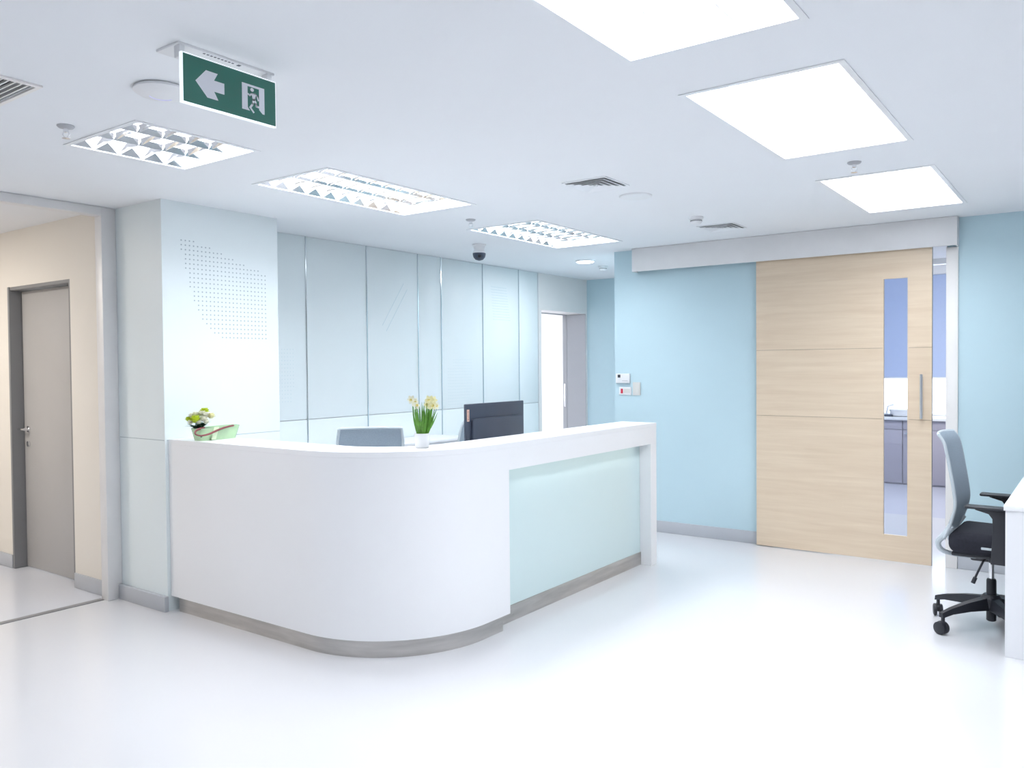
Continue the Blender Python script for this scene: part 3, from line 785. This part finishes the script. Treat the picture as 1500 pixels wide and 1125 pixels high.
    b.build('star_base', 'black', t)
    for i, a in enumerate(angs):
        c, s = math.cos(a)*.322, math.sin(a)*.322
        b = MB(); b.tube([(c, s, .062), (c, s, .105)], .010, 10); w = [.3, 1.1, 2.0, .7, 1.6][i]
        dx, dy = math.cos(w), math.sin(w)
        for q in (-1, 1):
            p0 = Vector((c+dx*.006*q-dy*.01, s+dy*.006*q+dx*.01, .036)); p1 = Vector((c+dx*.026*q-dy*.01, s+dy*.026*q+dx*.01, .036))
            dn = (p1-p0).normalized()
            b.tube([p0, p0+dn*.004, p1-dn*.004, p1], [.031, .036, .036, .029], 22)
        b.tube([Vector((c-dx*.01-dy*.01, s-dy*.01+dx*.01, .05)), Vector((c+dx*.01-dy*.01, s+dy*.01+dx*.01, .05))], .026, 14)
        b.build('caster', 'black', t)
    return t
ch = chair(); ch.location = (-.515, 5.41, 0); ch.rotation_euler = (0, 0, R(-2))
ch['group'] = 'office chairs'
ch['label'] = 'full-length office chair with black seat and armrests tucked at the white side desk'
dup(ch, (-4.24, 4.12, 0), R(135), 'office chair whose grey backrest top shows above the counter left of the potted daffodils')
dup(ch, (-4.33, 4.95, 0), R(215), 'office chair mostly hidden behind the computer monitor, only a grey sliver showing')

# ------------------------------------------------------------------ side desk
sd = thing('side_desk', 'white desk at the right edge of the room with the office chair', 'desk', (.3, 5.6, 0))
MB().box(-.718, .72, -.65, 1.0, .772, .799, .002).build('desktop', 'desk_white', sd)
MB().box(-.710, .70, -.643, -.62, 0, .7715, .001).build('end_panel', 'desk_white', sd, smooth=False)
MB().box(.68, .70, -.62, .98, 0, .7715, .001).build('modesty_panel', 'desk_white', sd, smooth=False)
MB().box(-.30, .68, .96, .98, 0, .7715, .001).build('end_panel', 'desk_white', sd, smooth=False)
ps = MB().box(-.714, .70, .685, .705, 0, .862, .002).build('privacy_screen', 'desk_white'); ps.location = (.3, 5.6, .8); tag(ps, 'white upright screen standing on the white side desk at the photo edge', 'desk screen')

# ------------------------------------------------------------------ wall controls
t = thing('thermostat', 'white wall controller with a small dark display above the red switch', 'thermostat', (-3.69, YD, 1.425))
MB().box(-.075, .072, -.026, 0, -.045, .045, .004).build('case', 'white', t)
MB().box(-.052, -.022, -.0275, -.0255, .008, .036, .001).build('display', 'dark', t)
b = MB(); b.box(-.005, .055, -.0272, -.0255, -.024, -.020); b.build('slot', 'grey', t)
t = thing('wall_switch', 'white switch plate with a red rocker under the controller', 'switch', (-3.672, YD, 1.305))
MB().box(-.066, .064, -.01, 0, -.037, .037, .003).build('plate', 'white', t)
MB().box(-.046, -.022, -.014, -.0095, -.022, .022, .002).build('rocker', 'red', t)
MB().box(-.012, .052, -.0108, -.0095, -.018, .022, .0004).build('label_field', 'beige', t)
t = thing('wall_switch', 'narrow ivory blank switch plate beside the red switch', 'switch', (-3.553, YD, 1.327))
MB().box(-.040, .040, -.009, 0, -.062, .062, .003).build('plate', 'beige', t)
MB().box(-.022, .022, -.0115, -.0085, -.04, .04, .001).build('rocker', 'beige', t)

# ------------------------------------------------------------------ potted daffodils
dp = thing('potted_daffodils', 'small white pot of pale yellow daffodils on the counter', 'potted plant', (-3.07, 3.375, DT))
MB().lathe([(.034, 0), (.038, .003), (.044, .078), (.045, .080), (.040, .080), (.039, .070)], 32).build('pot', 'white', dp)
MB().lathe([(.0385, .06), (.0385, .071), (.002, .073)], 24).build('soil', 'soil', dp)
def blade(b, base, tip, w, bend, n=6):
    base, tip = Vector(base), Vector(tip); d = (tip-base); side = Vector((-d.y, d.x, 0))
    view = Vector((.6, -.8, 0)); side = Vector((view.y, -view.x, 0)).normalized()
    side = (side+Vector((random.uniform(-.6, .6), random.uniform(-.6, .6), 0))).normalized()
    L = []
    for k in range(n+1):
        t = k/n; p = base.lerp(tip, t)+Vector(bend)*math.sin(t*PI)
        ww = w*(1-t**2.2)*.5+.0004
        L.append((b.bm.verts.new(p-side*ww), b.bm.verts.new(p+Vector((-side.y, side.x, 0))*ww*.3), b.bm.verts.new(p+side*ww)))
    for A, B in zip(L, L[1:]):
        b.bm.faces.new((A[0], A[1], B[1], B[0])); b.bm.faces.new((A[1], A[2], B[2], B[1]))
for k in range(46):
    b = MB(); a = random.uniform(0, 2*PI); r = .028*math.sqrt(random.random())
    lean = .055 if k > 7 else .11
    r2 = random.uniform(.01, lean); hh = random.uniform(.12, .185) if k > 7 else random.uniform(.10, .16)
    blade(b, (r*math.cos(a), r*math.sin(a), .068), (r*math.cos(a)+r2*math.cos(a), r*math.sin(a)+r2*math.sin(a), .068+hh), random.uniform(.008, .013), (math.cos(a)*.006, math.sin(a)*.006, 0))
    b.build('leaf', 'leaf', dp)
ir = Vector((.81, .587, 0)); iu = Vector((0, 0, 1)); iv = Vector((.587, -.81, 0))   # directions seen from the front of the counter
def flower(parent, c, r, facing, pm, cm, name='flower'):
    q = Vector(facing).normalized().to_track_quat('Z', 'Y').to_matrix().to_4x4()
    b = MB()
    for k in range(6):
        a = k*PI/3; mm = Matrix.Rotation(a, 4, 'Z')
        pts = [(0, 0, 0), (.35*r, .30*r, .10*r), (.75*r, .32*r, .12*r), (1.05*r, 0, .02*r), (.75*r, -.32*r, .12*r), (.35*r, -.30*r, .10*r)]
        vs = [b.bm.verts.new(mm @ Vector(p)) for p in pts]
        mid = b.bm.verts.new(mm @ Vector((.6*r, 0, .0)))
        for i in range(6): b.bm.faces.new((vs[i], vs[(i+1) % 6], mid))
    b.move(Matrix.Translation(c) @ q); o = b.build(name, pm, parent, ang=60)
    b = MB(); b.lathe([(.16*r, .02*r), (.22*r, .3*r), (.34*r, .5*r), (.30*r, .48*r), (.12*r, .2*r)], 12)
    b.move(Matrix.Translation(c) @ q); b.build('trumpet', cm, o)
for (du, dz, dv, r, pm) in ((-.055, .268, .01, .020, 'cream_petal'), (.062, .262, -.01, .020, 'yellow'), (-.040, .255, .01, .020, 'cream_petal'), (-.028, .235, .02, .018, 'cream_petal'), (.046, .262, .0, .024, 'yellow'), (.060, .238, .02, .022, 'yellow'), (.038, .240, .02, .022, 'yellow'), (.078, .232, -.01, .018, 'cream_petal')):
    c = ir*du+iu*dz+iv*dv
    st_ = MB(); st_.tube([(ir*du*.2)+iu*.07, (ir*du*.6)+iv*dv*.5+iu*(dz*.6), c-iv*.006], .0018, 6); st_.build('stem', 'leaf', dp)
    flower(dp, c, r*1.3, iv+iu*random.uniform(-.2, .4)+ir*random.uniform(-.6, .6), pm, 'trumpet')

# ------------------------------------------------------------------ flower basket on the counter
fb = thing('flower_basket', 'green translucent gift basket with lime and cream flowers on the counter by the column', 'flower basket', (-4.585, 3.095, DT))
# boat shaped tub, long side along Y
b = MB()
def ring(z, g):
    pts = []
    for k in range(28):
        a = 2*PI*k/28; c, s = math.cos(a), math.sin(a)
        x = .062*math.copysign(abs(c)**.5, c)*g; y = .150*math.copysign(abs(s)**.45, s)*(g*.6+.4)
        pts.append(b.bm.verts.new((x, y+.02*(g-1), z+(.004*s if z > .05 else 0))))
    return pts
rs = [ring(0, .80), ring(.02, .86), ring(.08, 1.05), ring(.08, 1.0), ring(.022, .82)]
for A, B in zip(rs, rs[1:]):
    for i in range(28): b.bm.faces.new((A[i], A[(i+1) % 28], B[(i+1) % 28], B[i]))
b.bm.faces.new(rs[0][::-1]); b.bm.faces.new(rs[-1])
bmesh.ops.recalc_face_normals(b.bm, faces=b.bm.faces[:])
b.build('tub', 'basket', fb)
b = MB(); b.prism([(-.075, .005), (-.045, .005), (-.02, .080), (-.055, .080)], 0, .056, .068); b.build('ribbon', 'basket_band', fb)
b = MB(); b.tube(spline([(.03, -.10, .078), (.06, -.17, .072), (.085, -.20, .052), (.09, -.17, .038), (.085, -.11, .042), (.078, -.04, .062), (.072, .02, .076), (.06, .09, .084)], 5), .0048, 8, 1.6)
b.build('handle', 'handle', fb)
MB().box(-.045, .045, -.135, -.02, .02, .075, .008).build('moss', 'leaf2', fb)
def rose(c, r, m):
    b = MB(); c = Vector(c)
    b.sphere(c, r*.55, 1, 1, .9, 12, 8)
    for layer, (rr, nn, tilt) in enumerate(((.72, 5, .25), (.88, 7, .6), (1.0, 9, .95))):
        for k in range(nn):
            a = 2*PI*k/nn+layer*.4+random.uniform(-.1, .1)
            q = Matrix.Translation(c) @ Matrix.Rotation(a, 4, 'Z') @ Matrix.Rotation(tilt, 4, 'Y')
            P0 = []
            for i in range(4):
                for j in range(4):
                    u, v = i/3-.5, j/3
                    P0.append(b.bm.verts.new(q @ Vector((rr*r*.52-.10*r*(2*u)**2+.12*r*v*v, u*r*.9*(1-.25*v), -.25*r+v*r*1.0))))
            for i in range(3):
                for j in range(3): b.bm.faces.new((P0[i*4+j], P0[(i+1)*4+j], P0[(i+1)*4+j+1], P0[i*4+j+1]))
    return b.build('flower', m, fb, ang=70)
c0 = Vector((-.035, -.098, 0))
for du, dz, dv, r, m in ((.0, .128, .045, .031, 'lime'), (.038, .130, .03, .024, 'cream_petal'), (.020, .158, .0, .026, 'cream_petal'), (.028, .172, -.02, .026, 'lime'), (-.030, .145, .0, .026, 'cream_petal'),
                         (-.050, .128, .01, .020, 'lime'), (.066, .145, -.01, .024, 'yellow'), (.052, .112, .03, .018, 'cream_petal'), (-.012, .155, .01, .022, 'cream_petal'), (-.030, .112, .04, .018, 'cream_petal'), (.045, .155, .02, .020, 'cream_petal'), (.018, .112, .05, .016, 'cream_petal')):
    rose(c0+ir*du*1.15+iu*(dz*1.1-.008)+iv*dv, r*1.25, m)
for k in range(38):
    b = MB(); a = random.uniform(0, 2*PI); r1 = random.uniform(.04, .085)
    blade(b, (c0.x+.01*math.cos(a), c0.y+.01*math.sin(a), .072), (c0.x+r1*math.cos(a), c0.y+r1*math.sin(a), random.uniform(.085, .112)), .022, (0, 0, .01), 4)
    b.build('leaf', 'leaf2', fb)

# ------------------------------------------------------------------ other rooms' lamps
def panel_lamp(x, y, z, sx, sy, p, col, label):
    t = thing('ceiling_light', label, 'ceiling light', (x, y, z))
    MB().box(-sx/2-.02, sx/2+.02, -sy/2-.02, sy/2+.02, -.012, -.0005, .002).build('frame', 'fixture', t)
    MB().box(-sx/2, sx/2, -sy/2, sy/2, -.014, -.0121).build('diffuser', emis('panel_diffuser', col, 4), t, smooth=False)
    area('lamp', (0, 0, -.016), sx, sy, p, col, t)
panel_lamp(-7.0, 1.35, CZ-.005, .6, .6, 30, (1, .94, .87), 'ceiling light of the cream corridor, out of view')
panel_lamp(-7.4, 9.2, CZ, .6, .6, 60, (1, .98, 1), 'ceiling light of the side room beyond the grey doorway')
panel_lamp(-1.4, 9.6, BZ, .6, 1.2, 55, (.97, .97, 1), 'ceiling light of the back room, out of view')

# ------------------------------------------------------------------ world and view
w = bpy.data.worlds.new('world'); sc.world = w; w.use_nodes = True
bg = w.node_tree.nodes['Background']; bg.inputs['Color'].default_value = (.93, .96, 1, 1); bg.inputs['Strength'].default_value = 3.5
vs = sc.view_settings; vs.view_transform = 'Standard'; vs.look = 'None'; vs.gamma = 1; vs.exposure = 0.24; vs.use_curve_mapping = False
